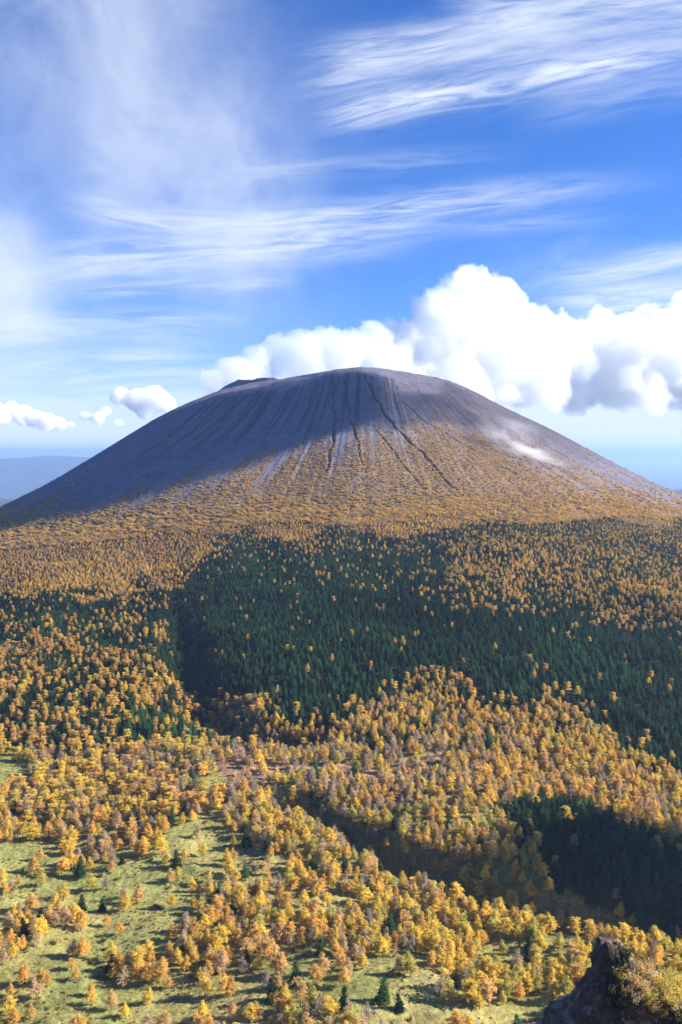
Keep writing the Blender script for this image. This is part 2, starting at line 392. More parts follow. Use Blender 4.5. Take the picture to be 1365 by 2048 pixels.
def ground_color(x, y, z, px, py):
    den, fir, wx, wy, dark, shr = zone(x, y, px, py)
    n1 = fbm2(x / 60, y / 60, 90, 4)[..., None]; n2 = fbm2(x / 9, y / 9, 94, 3)[..., None]
    grass = np.array([.275, .255, .078]) * (1 + .22 * n1 + .18 * n2) + np.array([.05, .0, .0]) * n1
    straw = np.array([.30, .25, .11]); grass = grass + (straw - grass) * np.clip(.15 + n1 * .8 + n2 * .4, 0, .7)
    earth = np.array([.30, .185, .105]) * (1 + .25 * n2)
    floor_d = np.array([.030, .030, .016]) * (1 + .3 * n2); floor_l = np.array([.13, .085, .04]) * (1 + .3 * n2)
    ash = np.array([.150, .142, .182]) * (1 + .16 * n1 + .14 * n2); shrub = np.array([.20, .135, .085]) * (1 + .2 * n1 + .25 * n2)
    c = np.where((wy > 1500)[..., None], grass, floor_l)
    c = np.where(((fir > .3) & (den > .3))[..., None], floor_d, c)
    for poly in EARTH: c = np.where(inpoly(wx, wy, poly)[..., None], earth, c)
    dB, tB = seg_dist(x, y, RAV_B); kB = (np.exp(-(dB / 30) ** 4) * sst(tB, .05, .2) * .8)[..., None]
    c = c + (np.array([.075, .085, .035]) - c) * kB  # ravine grass tinted darker: valley shade put into the ground colour
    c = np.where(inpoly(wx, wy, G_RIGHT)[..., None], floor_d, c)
    phi = np.arctan2(x - PX, -(y - PY)); r = np.hypot(x - PX, y - PY)
    t = sst(py + 18 * n1[..., 0] + 60 * fbm2(phi * 42, r / 300, 130, 3), L_shrub(px) - 30, L_shrub(px) + 45)[..., None]
    ash = ash * (1 + .10 * fbm2(phi * 70, r / 260, 99, 3))[..., None]
    up = ash + (shrub - ash) * t
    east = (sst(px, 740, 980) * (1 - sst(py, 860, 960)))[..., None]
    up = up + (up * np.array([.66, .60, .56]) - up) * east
    red = np.exp(-(((px - 860) / 170) ** 2 + ((py - 800) / 32) ** 2))[..., None] * np.clip(.5 + n1 * 1.4, 0, 1)
    up = up + (np.array([.050, .034, .034]) - up) * red * .6
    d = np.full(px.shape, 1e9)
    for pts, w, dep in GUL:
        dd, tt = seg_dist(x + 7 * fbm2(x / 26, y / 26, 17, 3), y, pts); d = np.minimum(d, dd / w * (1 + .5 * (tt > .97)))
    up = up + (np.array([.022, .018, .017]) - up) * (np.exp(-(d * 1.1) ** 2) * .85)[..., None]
    d = np.full(px.shape, 1e9)
    sub = (y > 1500) & (py < 1000)
    if sub.any():
        xs, ys = x[sub], y[sub]; ds = np.full(xs.shape, 1e9)
        for pts in STREAK:
            dd, tt = seg_dist(xs, ys, pts); ds = np.minimum(ds, dd + 3 * np.maximum(tt - .7, 0) + 2 * (tt <= 0))
        d[sub] = ds
    up = up + (np.array([.028, .024, .026]) - up) * (np.exp(-(d / 2.1) ** 2) * .8)[..., None]
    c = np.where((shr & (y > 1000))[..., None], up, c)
    rr = np.hypot(x, y)
    nearc = np.array([.10, .085, .05]) * (1 + .3 * n2)
    c = np.where((rr < 345)[..., None], nearc, c)
    farc = np.array([.06, .08, .05]) * (1 + .5 * fbm2(x / 1500, y / 1500, 97, 4)[..., None])
    c = np.where((rr > 3200)[..., None], farc, c)
    return np.clip(c, .005, .8)

# ------------------------------------------------------------------ meshes and objects
def mesh_np(name, V, Fc, mat=None, smooth=False):
    me = bpy.data.meshes.new(name); V = np.asarray(V, np.float32); Fc = np.asarray(Fc, np.int32); k = Fc.shape[1]
    me.vertices.add(len(V)); me.vertices.foreach_set('co', V.ravel())
    me.loops.add(Fc.size); me.loops.foreach_set('vertex_index', Fc.ravel())
    me.polygons.add(len(Fc)); me.polygons.foreach_set('loop_start', np.arange(0, Fc.size, k, dtype=np.int32))
    me.polygons.foreach_set('loop_total', np.full(len(Fc), k, np.int32))
    if smooth: me.polygons.foreach_set('use_smooth', np.ones(len(Fc), bool))
    me.update(calc_edges=True)
    if mat: me.materials.append(mat)
    return me
def link(name, data, parent=None, kind=None, label=None, cat=None, group=None, loc=None):
    o = bpy.data.objects.new(name, data); col.objects.link(o)
    if parent: o.parent = parent
    if kind: o['kind'] = kind
    if label: o['label'] = label
    if cat: o['category'] = cat
    if group: o['group'] = group
    if loc is not None: o.location = loc
    return o
def set_color(me, name, C):
    a = me.color_attributes.new(name, 'FLOAT_COLOR', 'POINT')
    a.data.foreach_set('color', np.concatenate([C, np.ones((len(C), 1))], 1).astype(np.float32).ravel())

def new_mat(name):
    m = bpy.data.materials.new(name); m.use_nodes = True; m.node_tree.nodes.clear()
    t = NT(m.node_tree); return m, t, t.node('ShaderNodeOutputMaterial')
def ground_mat():
    m, t, out = new_mat('ground_cover')
    p = t.node('ShaderNodeBsdfPrincipled'); p.inputs['Roughness'].default_value = .95
    p.inputs['Specular IOR Level'].default_value = .1
    a = t.node('ShaderNodeAttribute', attribute_name='ground_tint')
    g = t.node('ShaderNodeNewGeometry')
    n = t.noise(g.outputs['Position'], .35, 6, .65); n2 = t.noise(g.outputs['Position'], .06, 5, .6)
    f = t.add(t.mr(n, .3, .7, .6, 1.4), t.mr(n2, .3, .7, -.15, .15))
    t.put(p.inputs['Base Color'], t.mix(1.0, a.outputs[0], t.xyz(f, f, f), 'MULTIPLY'))
    b = t.node('ShaderNodeBump'); b.inputs['Strength'].default_value = .8; b.inputs['Distance'].default_value = 1.2
    t.put(b.inputs['Height'], n); t.put(p.inputs['Normal'], b.outputs[0])
    t.put(out.inputs[0], p.outputs[0]); return m

def build_ground():
    fine = np.arange(-24, 24.01, .065)
    a = np.concatenate([np.arange(-180, -60, 4.), np.arange(-60, -24, .5), fine, np.arange(24.4, 60, .5), np.arange(60, 180, 4.)])
    a = np.radians(a)
    d = np.concatenate([np.geomspace(2, 340, 60, endpoint=False), np.arange(340, 700, 1.7), np.arange(700, 1100, 2.1), np.arange(1100, 1600, 2.6), np.arange(1600, 2300, 1.9), np.arange(2300, 2480, 4), np.geomspace(2490, 90000, 90)])
    A, D = np.meshgrid(a, d); X = D * np.sin(A); Y = D * np.cos(A)
    Z = height(X, Y); px, py = proj(X, Y, Z); px = np.where(Y > 50, px, 3000.); py = np.where(Y > 50, py, 3000.)
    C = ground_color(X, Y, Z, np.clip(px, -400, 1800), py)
    nr, nc = A.shape; V = np.stack([X, Y, Z + CZ], -1).reshape(-1, 3)
    i = np.arange(nr * nc).reshape(nr, nc); j = np.roll(i, -1, 1)
    Fc = np.stack([i[:-1], j[:-1], j[1:], i[1:]], -1).reshape(-1, 4)[:, ::-1]
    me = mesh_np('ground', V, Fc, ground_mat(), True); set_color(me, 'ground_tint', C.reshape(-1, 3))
    return link('ground', me, kind='structure')
build_ground()

def far_range(x0, x1, y, zt, depth, seed, jag):
    nx, ny = 260, 40; U, Vv = np.meshgrid(np.linspace(x0, x1, nx), np.linspace(-1, 1, ny))
    Y = y + Vv * depth; n = fbm2(U / (depth * .9), Y / (depth * .9), seed, 6, .55)
    top = np.interp(np.linspace(0, 1, nx), *zt)
    Z = -1060 + (top[None, :] + n * jag + 1060) * (1 - np.abs(Vv) ** 1.4)
    i = np.arange(nx * ny).reshape(ny, nx)
    Fc = np.stack([i[:-1, :-1], i[:-1, 1:], i[1:, 1:], i[1:, :-1]], -1).reshape(-1, 4)
    m, t, out = new_mat('far_slopes'); p = t.node('ShaderNodeBsdfPrincipled'); p.inputs['Roughness'].default_value = 1
    p.inputs['Base Color'].default_value = c4(.05, .06, .05); t.put(out.inputs[0], p.outputs[0])
    me = mesh_np('hills', np.stack([U, Y, Z + CZ], -1).reshape(-1, 3), Fc, m, True)
    return link('hills', me, kind='structure')
K = 26000 / F
far_range((-300 - 682) * K, (420 - 682) * K, 26000, ((0, .3, .42, .5, .57, .62, .7, 1), (-230, -230, -170, -130, -90, -110, -160, -300)), 1900, 5, 70)
K = 11000 / F
far_range((-250 - 682) * K, (260 - 682) * K, 11000, ((0, .45, .58, .8, 1), (-540, -530, -560, -800, -1000)), 900, 8, 60)
far_range((1260 - 682) * K, (1800 - 682) * K, 11000, ((0, .12, .3, 1), (-1000, -460, -400, -380)), 900, 9, 60)

# ------------------------------------------------------------------ trees
def clumps(P, size, flat, rng, per=2, vary=.35):
    """small ragged leaf sprays (quads) round the points P"""
    n = len(P) * per; c = np.repeat(P, per, 0) + rng.normal(0, 1, (n, 3)) * (.12 + size * .4)
    nrm = rng.normal(0, 1, (n, 3)); nrm[:, 2] = nrm[:, 2] * flat + np.sign(rng.random(n) - .5) * (flat - 1) * .6
    nrm /= np.linalg.norm(nrm, axis=1)[:, None]
    t = rng.normal(0, 1, (n, 3)); t -= (t * nrm).sum(1)[:, None] * nrm; t /= np.linalg.norm(t, axis=1)[:, None]
    b = np.cross(nrm, t); s = size * (1 + rng.uniform(-vary, vary, n))[:, None]
    ar = rng.uniform(.45, .8, n)[:, None]
    V = np.stack([c + t * s * .6, c + b * s * ar * .6, c - t * s * .5, c - b * s * ar * .5], 1).reshape(-1, 3)
    return V
def quads(V): return np.arange(len(V)).reshape(-1, 4)
def tube(P, Rr, n=5):
    V, Fc = [], []; P = [np.array(p, float) for p in P]
    for i, (p, r) in enumerate(zip(P, Rr)):
        d = P[min(i + 1, len(P) - 1)] - P[max(i - 1, 0)]; d /= np.linalg.norm(d) + 1e-9
        a = np.cross(d, (0.31, .95, .05)); a /= np.linalg.norm(a); b = np.cross(d, a)
        for k in range(n):
            an = 2 * math.pi * k / n; V.append(p + (a * math.cos(an) + b * math.sin(an)) * r)
    for i in range(len(P) - 1):
        for k in range(n): Fc.append((i * n + k, i * n + (k + 1) % n, (i + 1) * n + (k + 1) % n, (i + 1) * n + k))
    return np.array(V), np.array(Fc)
def join(parts):
    Vs, Fs, o = [], [], 0
    for v, f in parts: Vs.append(v); Fs.append(f + o); o += len(v)
    return np.concatenate(Vs), np.concatenate(Fs)

def tree_parts(kind, seed):
    """16 m tall tree: (crown verts, crown faces, wood verts, wood faces)"""
    rng = np.random.default_rng(seed); H = 16.0
    wood = []; pts = []
    lean = rng.normal(0, .35, 2)
    ax = lambda z: np.array([lean[0] * (z / H) ** 1.5 * 2, lean[1] * (z / H) ** 1.5 * 2, z])
    wood.append(tube([ax(z) - (0, 0, 1.2 if z == 0 else 0) for z in (0, 4, 8, 12, 15.6)], [.30, .24, .17, .09, .02], 6))
    def branch(z, a, L, rise, droop, k0, nk):
        base = ax(z); dr = np.array([math.cos(a), math.sin(a), 0])
        q = [base + dr * L * t + np.array([0, 0, 1]) * (rise * L * t - droop * L * t * t) for t in np.linspace(0, 1, 4)]
        wood.append(tube([q[0], q[1], q[3]], [.07, .045, .015], 3))
        for t in np.linspace(k0, 1, nk):
            pts.append(base + dr * L * t + np.array([0, 0, 1]) * (rise * L * t - droop * L * t * t) + rng.normal(0, .14, 3))
            if L > 1.6 and t < .95:
                s = rng.choice((-1, 1)) * L * .2 * (1.1 - t); pts.append(pts[-1] + np.array([-dr[1], dr[0], 0]) * s)
    if kind == 'cone':
        z0 = rng.uniform(2.4, 4.5); R = rng.uniform(3.3, 4.3); z = z0
        pw = rng.uniform(.75, 1.0)
        while z < 15.6:
            t = (z - z0) / (16 - z0); L0 = R * min(1, .72 + t * 2.2) * (1 - t) ** pw + .25
            for k in range(int(4 + L0 * .9)):
                branch(z + rng.normal(0, .22), rng.uniform(0, 6.283), L0 * rng.uniform(.65, 1.12), rng.uniform(.0, .3), rng.uniform(.0, .25), .3, max(2, int(L0 * 1.6) + 1))
            z += rng.uniform(.65, .95)
        V = clumps(np.array(pts), .40, 1.4, rng, 6)
    elif kind == 'round':
        z0 = rng.uniform(2.5, 4); R = rng.uniform(3.6, 4.8); z = z0
        while z < 15.2:
            t = (z - z0) / (15.5 - z0); L0 = R * (1 - t ** 2.2) ** .7 * min(1, .6 + 2.2 * t)
            for k in range(6):
                branch(z, rng.uniform(0, 6.283), L0 * rng.uniform(.6, 1.1), rng.uniform(.1, .45), .1, .35, max(2, int(L0 * 1.6)))
            z += rng.uniform(.8, 1.1)
        V = clumps(np.array(pts), .40, 1.4, rng, 6)
    elif kind == 'thin':
        z0 = rng.uniform(2.4, 4); R = rng.uniform(2.9, 3.7); z = z0
        while z < 15.6:
            t = (z - z0) / (16 - z0); L0 = R * (1 - t) ** .7 + .2
            for k in range(5):
                branch(z, rng.uniform(0, 6.283), L0 * rng.uniform(.6, 1.1), rng.uniform(.1, .4), .1, .35, max(2, int(L0 * 1.5)))
            z += rng.uniform(.8, 1.15)
        V = clumps(np.array(pts), .40, 1.2, rng, 4)
    elif kind == 'tier':                                   # wind-shaped crown in flat tiers
        nt = rng.integers(5, 8); wind = rng.uniform(-.5, .5)
        for i in range(nt):
            z = 6 + 9.3 * (i + rng.uniform(-.2, .2)) / (nt - 1); R = rng.uniform(3.0, 5.0) * (1 - .35 * i / nt)
            off = wind + rng.normal(0, .6)
            for k in range(13):
                a = rng.normal(off, 1.3)
                branch(z + rng.normal(0, .1), a, R * rng.uniform(.5, 1.1), .12, .05, .25, int(R * 1.9))
        V = clumps(np.array(pts), .46, 3.0, rng, 5)
    elif kind == 'fir':
        z0 = rng.uniform(1.0, 2.0); R = rng.uniform(2.5, 3.2); z = z0
        while z < 15.7:
            t = (z - z0) / (16 - z0); L0 = R * (1 - t) ** .85 + .18
            for k in range(int(5 + L0 * 1.6)):
                branch(z, rng.uniform(0, 6.283), L0 * rng.uniform(.8, 1.08), -.05, .28, .35, max(2, int(L0 * 1.7)))
            z += rng.uniform(.62, .8)
        V = clumps(np.array(pts), .72, 2.0, rng, 2)
    elif kind == 'bush':
        for k in range(34):
            a = rng.uniform(0, 6.283); L0 = rng.uniform(3, 8.5)
            branch(rng.uniform(0, 5), a, L0, rng.uniform(.2, 1.5), .1, .3, 6)
        V = clumps(np.array(pts), 1.5, 1.5, rng, 2)
    elif kind == 'shrub':                                  # many-stemmed shrub, about 2 m
        wood.clear()
        lean[:] = 0
        for k in range(26):
            a = rng.uniform(0, 6.283); L0 = rng.uniform(.5, 1.5)
            branch(rng.uniform(0, .3), a, L0, rng.uniform(.3, 2.2), .1, .4, 5)
        wood[:] = [(v * 1.0, f) for v, f in wood]
        V = clumps(np.array(pts), .22, 1.4, rng, 4)
    return (V, quads(V)) + join(wood)

def leaf_mat(name, from_instancer, hue=0.0, transl=.45):
    m, t, out = new_mat(name)
    if from_instancer:
        a = t.node('ShaderNodeAttribute', attribute_type='INSTANCER', attribute_name='tint'); c = a.outputs[0]
    else:
        a = t.node('ShaderNodeObjectInfo'); c = a.outputs['Color']
    tcn = t.node('ShaderNodeTexCoord')
    n = t.noise(tcn.outputs['Object'], .55, 3, .6)
    f = t.mr(n, .3, .7, .72, 1.3)
    c = t.mix(1.0, c, t.xyz(f, t.m('POWER', f, 1.12), f), 'MULTIPLY')
    d = t.node('ShaderNodeBsdfDiffuse'); tr = t.node('ShaderNodeBsdfTranslucent'); mx = t.node('ShaderNodeMixShader')
    mx.inputs[0].default_value = transl
    t.put(d.inputs[0], c); t.put(tr.inputs[0], c); t.l.new(d.outputs[0], mx.inputs[1]); t.l.new(tr.outputs[0], mx.inputs[2])
    t.put(out.inputs[0], mx.outputs[0]); return m
def bark_mat():
    m, t, out = new_mat('bark'); p = t.node('ShaderNodeBsdfPrincipled'); p.inputs['Roughness'].default_value = .9
    g = t.node('ShaderNodeTexCoord'); n = t.noise(g.outputs['Object'], 3, 4, .6)
    t.put(p.inputs['Base Color'], t.mix(n, c4(.10, .075, .055), c4(.20, .16, .13))); t.put(out.inputs[0], p.outputs[0]); return m
BARK = bark_mat(); LEAF_I = leaf_mat('foliage_grown', True); LEAF_O = leaf_mat('foliage', False)

KINDS = [('shrub', 3), ('cone', 3), ('round', 2), ('thin', 2), ('tier', 3), ('fir', 3), ('bush', 2)]
PROTO = []          # (kind, crown mesh for single trees, wood mesh, joined mesh for the far woods)
for kname, cnt in KINDS:
    for s in range(cnt):
        cv, cf, wv_, wf = tree_parts(kname, 100 + 17 * s + len(kname) * 7)
        cr = mesh_np('crown', cv, cf, LEAF_O); wd = mesh_np('trunk', wv_, wf, BARK, True)
        jv, jf = join([(cv, cf), (wv_, wf)]); jm = mesh_np('tree', jv, jf, LEAF_I); jm.materials.append(BARK)
        mi = np.zeros(len(jf), np.int32); mi[len(cf):] = 1; jm.polygons.foreach_set('material_index', mi)
        PROTO.append((kname, cr, wd, jm))
VAR = {k: [i for i, p in enumerate(PROTO) if p[0] == k] for k, _ in KINDS}

# colours of the larches
TINT = {'orange': (.80, .52, .14), 'gold': (.84, .63, .12), 'amber': (.74, .51, .21), 'brown': (.66, .49, .29), 'grey': (.46, .37, .28), 'lime': (.66, .56, .14)}
rng = np.random.default_rng(7)
def scatter(step, y0, y1):
    ys = np.arange(y0, y1, step); P = []
    for yv in ys:
        hw = yv * .42 + 20; xs = np.arange(-hw, hw, step); P.append(np.stack([xs + (step / 2) * (int(yv / step) % 2), np.full(xs.shape, yv)], 1))
    P = np.concatenate(P); P += rng.uniform(-.42, .42, P.shape) * step; return P
TREES = []          # x, y, z, proto, scale, rot, tint, px, py
def plant(P, hgt):
    x, y = P[:, 0], P[:, 1]; z = height(x, y); px, py = proj(x, y, z)
    den, fir, wx, wy, dark, shr = zone(x, y, px, py)
    keep = (rng.random(len(x)) < den) & (~shr)
    keep &= ~((np.hypot(x - ROCK[0], y - ROCK[1]) < 40))
    tone = fbm2(x / 70, y / 70, 110, 3); tone2 = fbm2(x / 120, y / 120, 115, 3)
    for i in np.nonzero(keep)[0]:
        f = rng.random() < fir[i]
        hh = hgt(y[i])
        if f:
            k = 'fir'; tint = np.array((.026, .074, .028)) * rng.uniform(.55, 2.1) + np.array((.012, .012, -.002)) * rng.uniform(0, 1.6); cn = 'green'
            s = hh * rng.uniform(.5, 1.12) / 16; tint = tint * (1 + .7 * tone2[i])
        else:
            r_ = rng.random() + tone[i] * .45
            mixy = fir[i] > .3
            yel = float(sst(px[i], 500, 1000) * sst(py[i], 1650, 1850))
            brownish = .17 - .10 * yel + .35 * tone2[i] + (.25 if (py[i] > 1480 and py[i] < 1640 and 450 < px[i] < 1000) else 0) + (.12 if px[i] < 400 else 0)
            if mixy: cn = 'orange' if r_ < .55 else ('gold' if r_ < .85 else 'amber')
            elif py[i] < 1250: cn = 'amber' if r_ < .25 else ('orange' if r_ < .62 else ('brown' if r_ < .78 else 'gold'))
            elif rng.random() < brownish: cn = 'brown' if rng.random() < .6 else 'grey'
            else: cn = 'orange' if r_ < .38 - yel * .2 else ('gold' if r_ < .78 else ('amber' if r_ < .93 - yel * .1 else 'lime'))
            tint = np.array(TINT[cn]) * rng.uniform(.85, 1.15)
            if cn in ('brown', 'grey'): k = 'thin' if rng.random() < .5 else 'cone'
            elif mixy or (py[i] < 1640 and px[i] < 520): k = 'tier' if rng.random() < .65 else 'cone'
            else: k = 'cone' if rng.random() < .76 else ('round' if rng.random() < .6 else 'tier')
            s = hh * rng.uniform(.6, 1.12) / 16
        TREES.append((x[i], y[i], z[i], int(rng.choice(VAR[k])), s, rng.uniform(0, 6.283), tint, px[i], py[i], cn, den[i]))
ROCK = ray_at(1245, 1880, 172)
plant(scatter(5.9, 385, 760), lambda y: 12.0)
plant(scatter(5.9, 760, 980), lambda y: 12.0 - (y - 760) * .012)
plant(scatter(4.6, 980, 1760), lambda y: float(np.interp(y, (980, 1250, 1420, 1500), (9.0, 6.6, 4.8, 3.8))))
for px, py, k, hh, cn, br in ((268, 1652, 'fir', 17, 'green', .85), (305, 1648, 'fir', 12, 'green', .9), (165, 1826, 'fir', 11, 'green', 1.2), (205, 1822, 'fir', 8, 'green', 1.1), (690, 2022, 'fir', 12, 'green', 1.1), (548, 2004, 'fir', 12, 'green', .9),
                          (915, 1978, 'fir', 10, 'green', .9), (80, 1850, 'fir', 10, 'green', 1.2), (50, 1870, 'fir', 10, 'green', 1.1), (800, 2025, 'fir', 9, 'green', 1.2), (22, 2036, 'round', 10.5, 'gold', 1.5), (62, 2040, 'cone', 8, 'amber', .9), (570, 2000, 'cone', 9, 'orange', 1), (1120, 1790, 'fir', 9, 'green', 1)):
    d = np.arange(360, 1200, 1.5); x_, zc_ = (px - 682.5) / F, (1024 - py) / F; yy_ = CP + zc_ * SP; zz_ = -SP + zc_ * CP
    H_ = height(x_ / yy_ * d, d); q_ = int(np.argmax(zz_ / yy_ * d < H_)); X_, Y_ = x_ / yy_ * d[q_], d[q_]
    TREES[:] = [t for t in TREES if math.hypot(t[0] - X_, t[1] - Y_) > 5.5]
    TREES.append((X_, Y_, float(H_[q_]), VAR[k][px % len(VAR[k])], hh / 16, px * .1, np.array(TINT[cn]) if cn != 'green' else np.array((.022, .058, .022)), px, py, cn, .1))
print('trees', len(TREES))

inframe = [i for i, t in enumerate(TREES) if -10 < t[7] < 1375 and t[8] < 2070]
slant = lambda i: math.sqrt(TREES[i][0] ** 2 + TREES[i][1] ** 2 + TREES[i][2] ** 2) / (TREES[i][4] + .3)
def visible_from_cam(i):
    t = TREES[i]; q = np.linspace(.55, .985, 60); top = t[2] + 14 * t[4]
    return bool((height(t[0] * q, t[1] * q) < top * q + .5).all())
def pick(test, n):
    out = []
    for i in sorted((i for i in inframe if test(TREES[i])), key=slant):
        if visible_from_cam(i): out.append(i)
        if len(out) >= n: break
    return out
single_l = pick(lambda t: t[9] != 'green', 300); single_f = pick(lambda t: t[9] == 'green', 300)
chosen = set(single_l) | set(single_f)

ORD = ('first second third fourth fifth sixth seventh eighth ninth tenth eleventh twelfth thirteenth fourteenth fifteenth sixteenth seventeenth eighteenth nineteenth twentieth').split() + ['twenty-' + w for w in 'first second third fourth fifth sixth seventh eighth ninth'.split()] + ['thirtieth'] + ['thirty-' + w for w in 'first second third fourth fifth sixth seventh eighth ninth'.split()]
LOOK = {'orange': 'orange larch', 'gold': 'golden yellow larch', 'amber': 'dull amber larch', 'brown': 'pale brown thin larch', 'grey': 'greyish half-bare larch', 'lime': 'yellow-green larch', 'green': 'dark green fir'}
LOOK_C = {'orange': 'orange', 'gold': 'golden yellow', 'amber': 'dull amber', 'brown': 'pale brown', 'grey': 'greyish half-bare', 'lime': 'yellow-green', 'green': 'dark green'}
def place_words(ids, rows, per_row_cells):
    """each tree gets row (from the bottom of the picture), column stretch and its rank of its look there"""
    ids = sorted(ids, key=lambda i: -TREES[i][8]); n = len(ids); res = {}
    colsn = ['near left edge', 'left of middle', 'near middle', 'right of middle', 'near right edge']
    size = math.ceil(n / rows)
    for r_ in range(rows):
        row = ids[r_ * size:(r_ + 1) * size]
        cells = {}
        for i in row: cells.setdefault((min(4, max(0, int(TREES[i][7] / 273))), TREES[i][9]), []).append(i)
        for (c_, cn), lst in cells.items():
            lst.sort(key=lambda i: TREES[i][7])
            for k, i in enumerate(lst): res[i] = (r_, colsn[c_], k, len(lst))
    return res
def ground_word(t): return 'on open grass' if t[10] < .2 else ('edging a grove' if t[10] < .6 else 'in dense grove')
ROWL = ['nearest rank', 'second rank back', 'third rank back', 'fourth rank back', 'fifth rank back', 'sixth rank back', 'seventh rank back', 'eighth rank back']
def make_single(ids, name, group, cat):
    pw = place_words(ids, 8, 5)
    for i in ids:
        x, y, z, pi, s, ro, tint, px, py, cn, den = TREES[i]
        kname, cr, wd, jm = PROTO[pi]
        r_, cw, k, n = pw[i]
        rank = ('the only one' if n == 1 else ORD[k] + ' from left')
        lab = f"{LOOK[cn]} {ground_word(t=TREES[i])} {cw}, {ROWL[r_]}, {rank}"
        e = link(name, None, label=lab, cat=cat, group=group, loc=(x, y, z + CZ))
        e.rotation_euler = (0, 0, ro); e.scale = (s * 1.6, s * 1.6, s)
        a = link('trunk', wd, e); b = link('crown', cr, e); b.color = (*tint, 1)
make_single(single_l, 'larch_tree', 'larches on the valley floor', 'tree')
make_single(single_f, 'fir_tree', 'dark firs in the valley', 'tree')

def woods(name, rows, label, cat, broad=1.6):
    """one mass of far trees: points carry which tree stands there, grown by geometry nodes"""
    me = bpy.data.meshes.new(name); n = len(rows)
    me.vertices.add(n); me.vertices.foreach_set('co', np.array([(r[0], r[1], r[2] + CZ) for r in rows], np.float32).ravel())
    a = me.attributes.new('which', 'INT', 'POINT'); a.data.foreach_set('value', np.array([r[3] for r in rows], np.int32))
    a = me.attributes.new('size', 'FLOAT', 'POINT'); a.data.foreach_set('value', np.array([r[4] for r in rows], np.float32))
    a = me.attributes.new('broad', 'FLOAT_VECTOR', 'POINT'); a.data.foreach_set('vector', np.array([(r[4] * broad, r[4] * broad, r[4]) for r in rows], np.float32).ravel())
    a = me.attributes.new('turn', 'FLOAT_VECTOR', 'POINT'); a.data.foreach_set('vector', np.array([(0, 0, r[5]) for r in rows], np.float32).ravel())
    a = me.attributes.new('tint', 'FLOAT_COLOR', 'POINT'); a.data.foreach_set('color', np.array([(*r[6], 1) for r in rows], np.float32).ravel())
    ng = bpy.data.node_groups.new(name, 'GeometryNodeTree')
    ng.interface.new_socket('Geometry', in_out='INPUT', socket_type='NodeSocketGeometry'); ng.interface.new_socket('Geometry', in_out='OUTPUT', socket_type='NodeSocketGeometry')
    gi = ng.nodes.new('NodeGroupInput'); go = ng.nodes.new('NodeGroupOutput'); jn = ng.nodes.new('GeometryNodeJoinGeometry')
    def attr(nm, ty):
        q = ng.nodes.new('GeometryNodeInputNamedAttribute'); q.data_type = ty; q.inputs[0].default_value = nm
        return [s for s in q.outputs if s.enabled][0]
    wh, sz, tu = attr('which', 'INT'), attr('broad', 'FLOAT_VECTOR'), attr('turn', 'FLOAT_VECTOR')
    for k in sorted(set(r[3] for r in rows)):
        src = bpy.data.objects.get('seed_%d' % k) or bpy.data.objects.new('seed_%d' % k, PROTO[k][3])
        oi = ng.nodes.new('GeometryNodeObjectInfo'); oi.inputs[0].default_value = src; oi.inputs['As Instance'].default_value = False
        cp = ng.nodes.new('FunctionNodeCompare'); cp.data_type = 'INT'; cp.operation = 'EQUAL'
        ins = [s for s in cp.inputs if s.enabled]; ng.links.new(wh, ins[0]); ins[1].default_value = k
        ip = ng.nodes.new('GeometryNodeInstanceOnPoints')
        ng.links.new(gi.outputs[0], ip.inputs['Points']); ng.links.new(cp.outputs[0], ip.inputs['Selection'])
        ng.links.new(oi.outputs['Geometry'], ip.inputs['Instance']); ng.links.new(tu, ip.inputs['Rotation']); ng.links.new(sz, ip.inputs['Scale'])
        ng.links.new(ip.outputs[0], jn.inputs[0])
    ng.links.new(jn.outputs[0], go.inputs[0])
    o = link(name, me, kind='stuff', label=label, cat=cat)
    md = o.modifiers.new('grow', 'NODES'); md.node_group = ng
    return o
rest_l = [t for i, t in enumerate(TREES) if i not in chosen and t[9] != 'green']
rest_f = [t for i, t in enumerate(TREES) if i not in chosen and t[9] == 'green']
woods('larch_forest', rest_l, 'orange and brown larch forest covering the slopes below the volcano', 'forest')
woods('fir_forest', rest_f, 'dark green fir forest on the hump in front of the volcano', 'forest')
# low shrubs dotted over the ash
P = scatter(4.5, 1330, 2150); x, y = P[:, 0], P[:, 1]; z = height(x, y); px, py = proj(x, y, z)
phi_ = np.arctan2(x - PX, -(y - PY)); r_ = np.hypot(x - PX, y - PY)
q = sst(py + 70 * fbm2(phi_ * 42, r_ / 300, 130, 3), L_shrub(px) - 30, L_shrub(px) + 75) * (1 - .5 * np.clip(fbm2(x / 18, y / 18, 135, 2) * 2, 0, 1))
keep = (py < L_larch(px) + 14) & (rng.random(len(x)) < q * .95)
rows = []
for i in np.nonzero(keep)[0]:
    cn = rng.choice(['amber', 'orange', 'brown', 'gold'], p=[.35, .4, .15, .1])
    rows.append((x[i], y[i], z[i] - .1, int(rng.choice(VAR['bush'])), (1.0 + 1.0 * sst(py[i], L_larch(px[i]) - 60, L_larch(px[i]))) * rng.uniform(.10, .22), rng.uniform(0, 6.28), np.array(TINT[cn]) * rng.uniform(.65, 1.1)))
print('shrubs', len(rows))
woods('shrub_cover', rows, 'low orange-brown shrubs dotted over the ash slope of the volcano', 'shrubs')

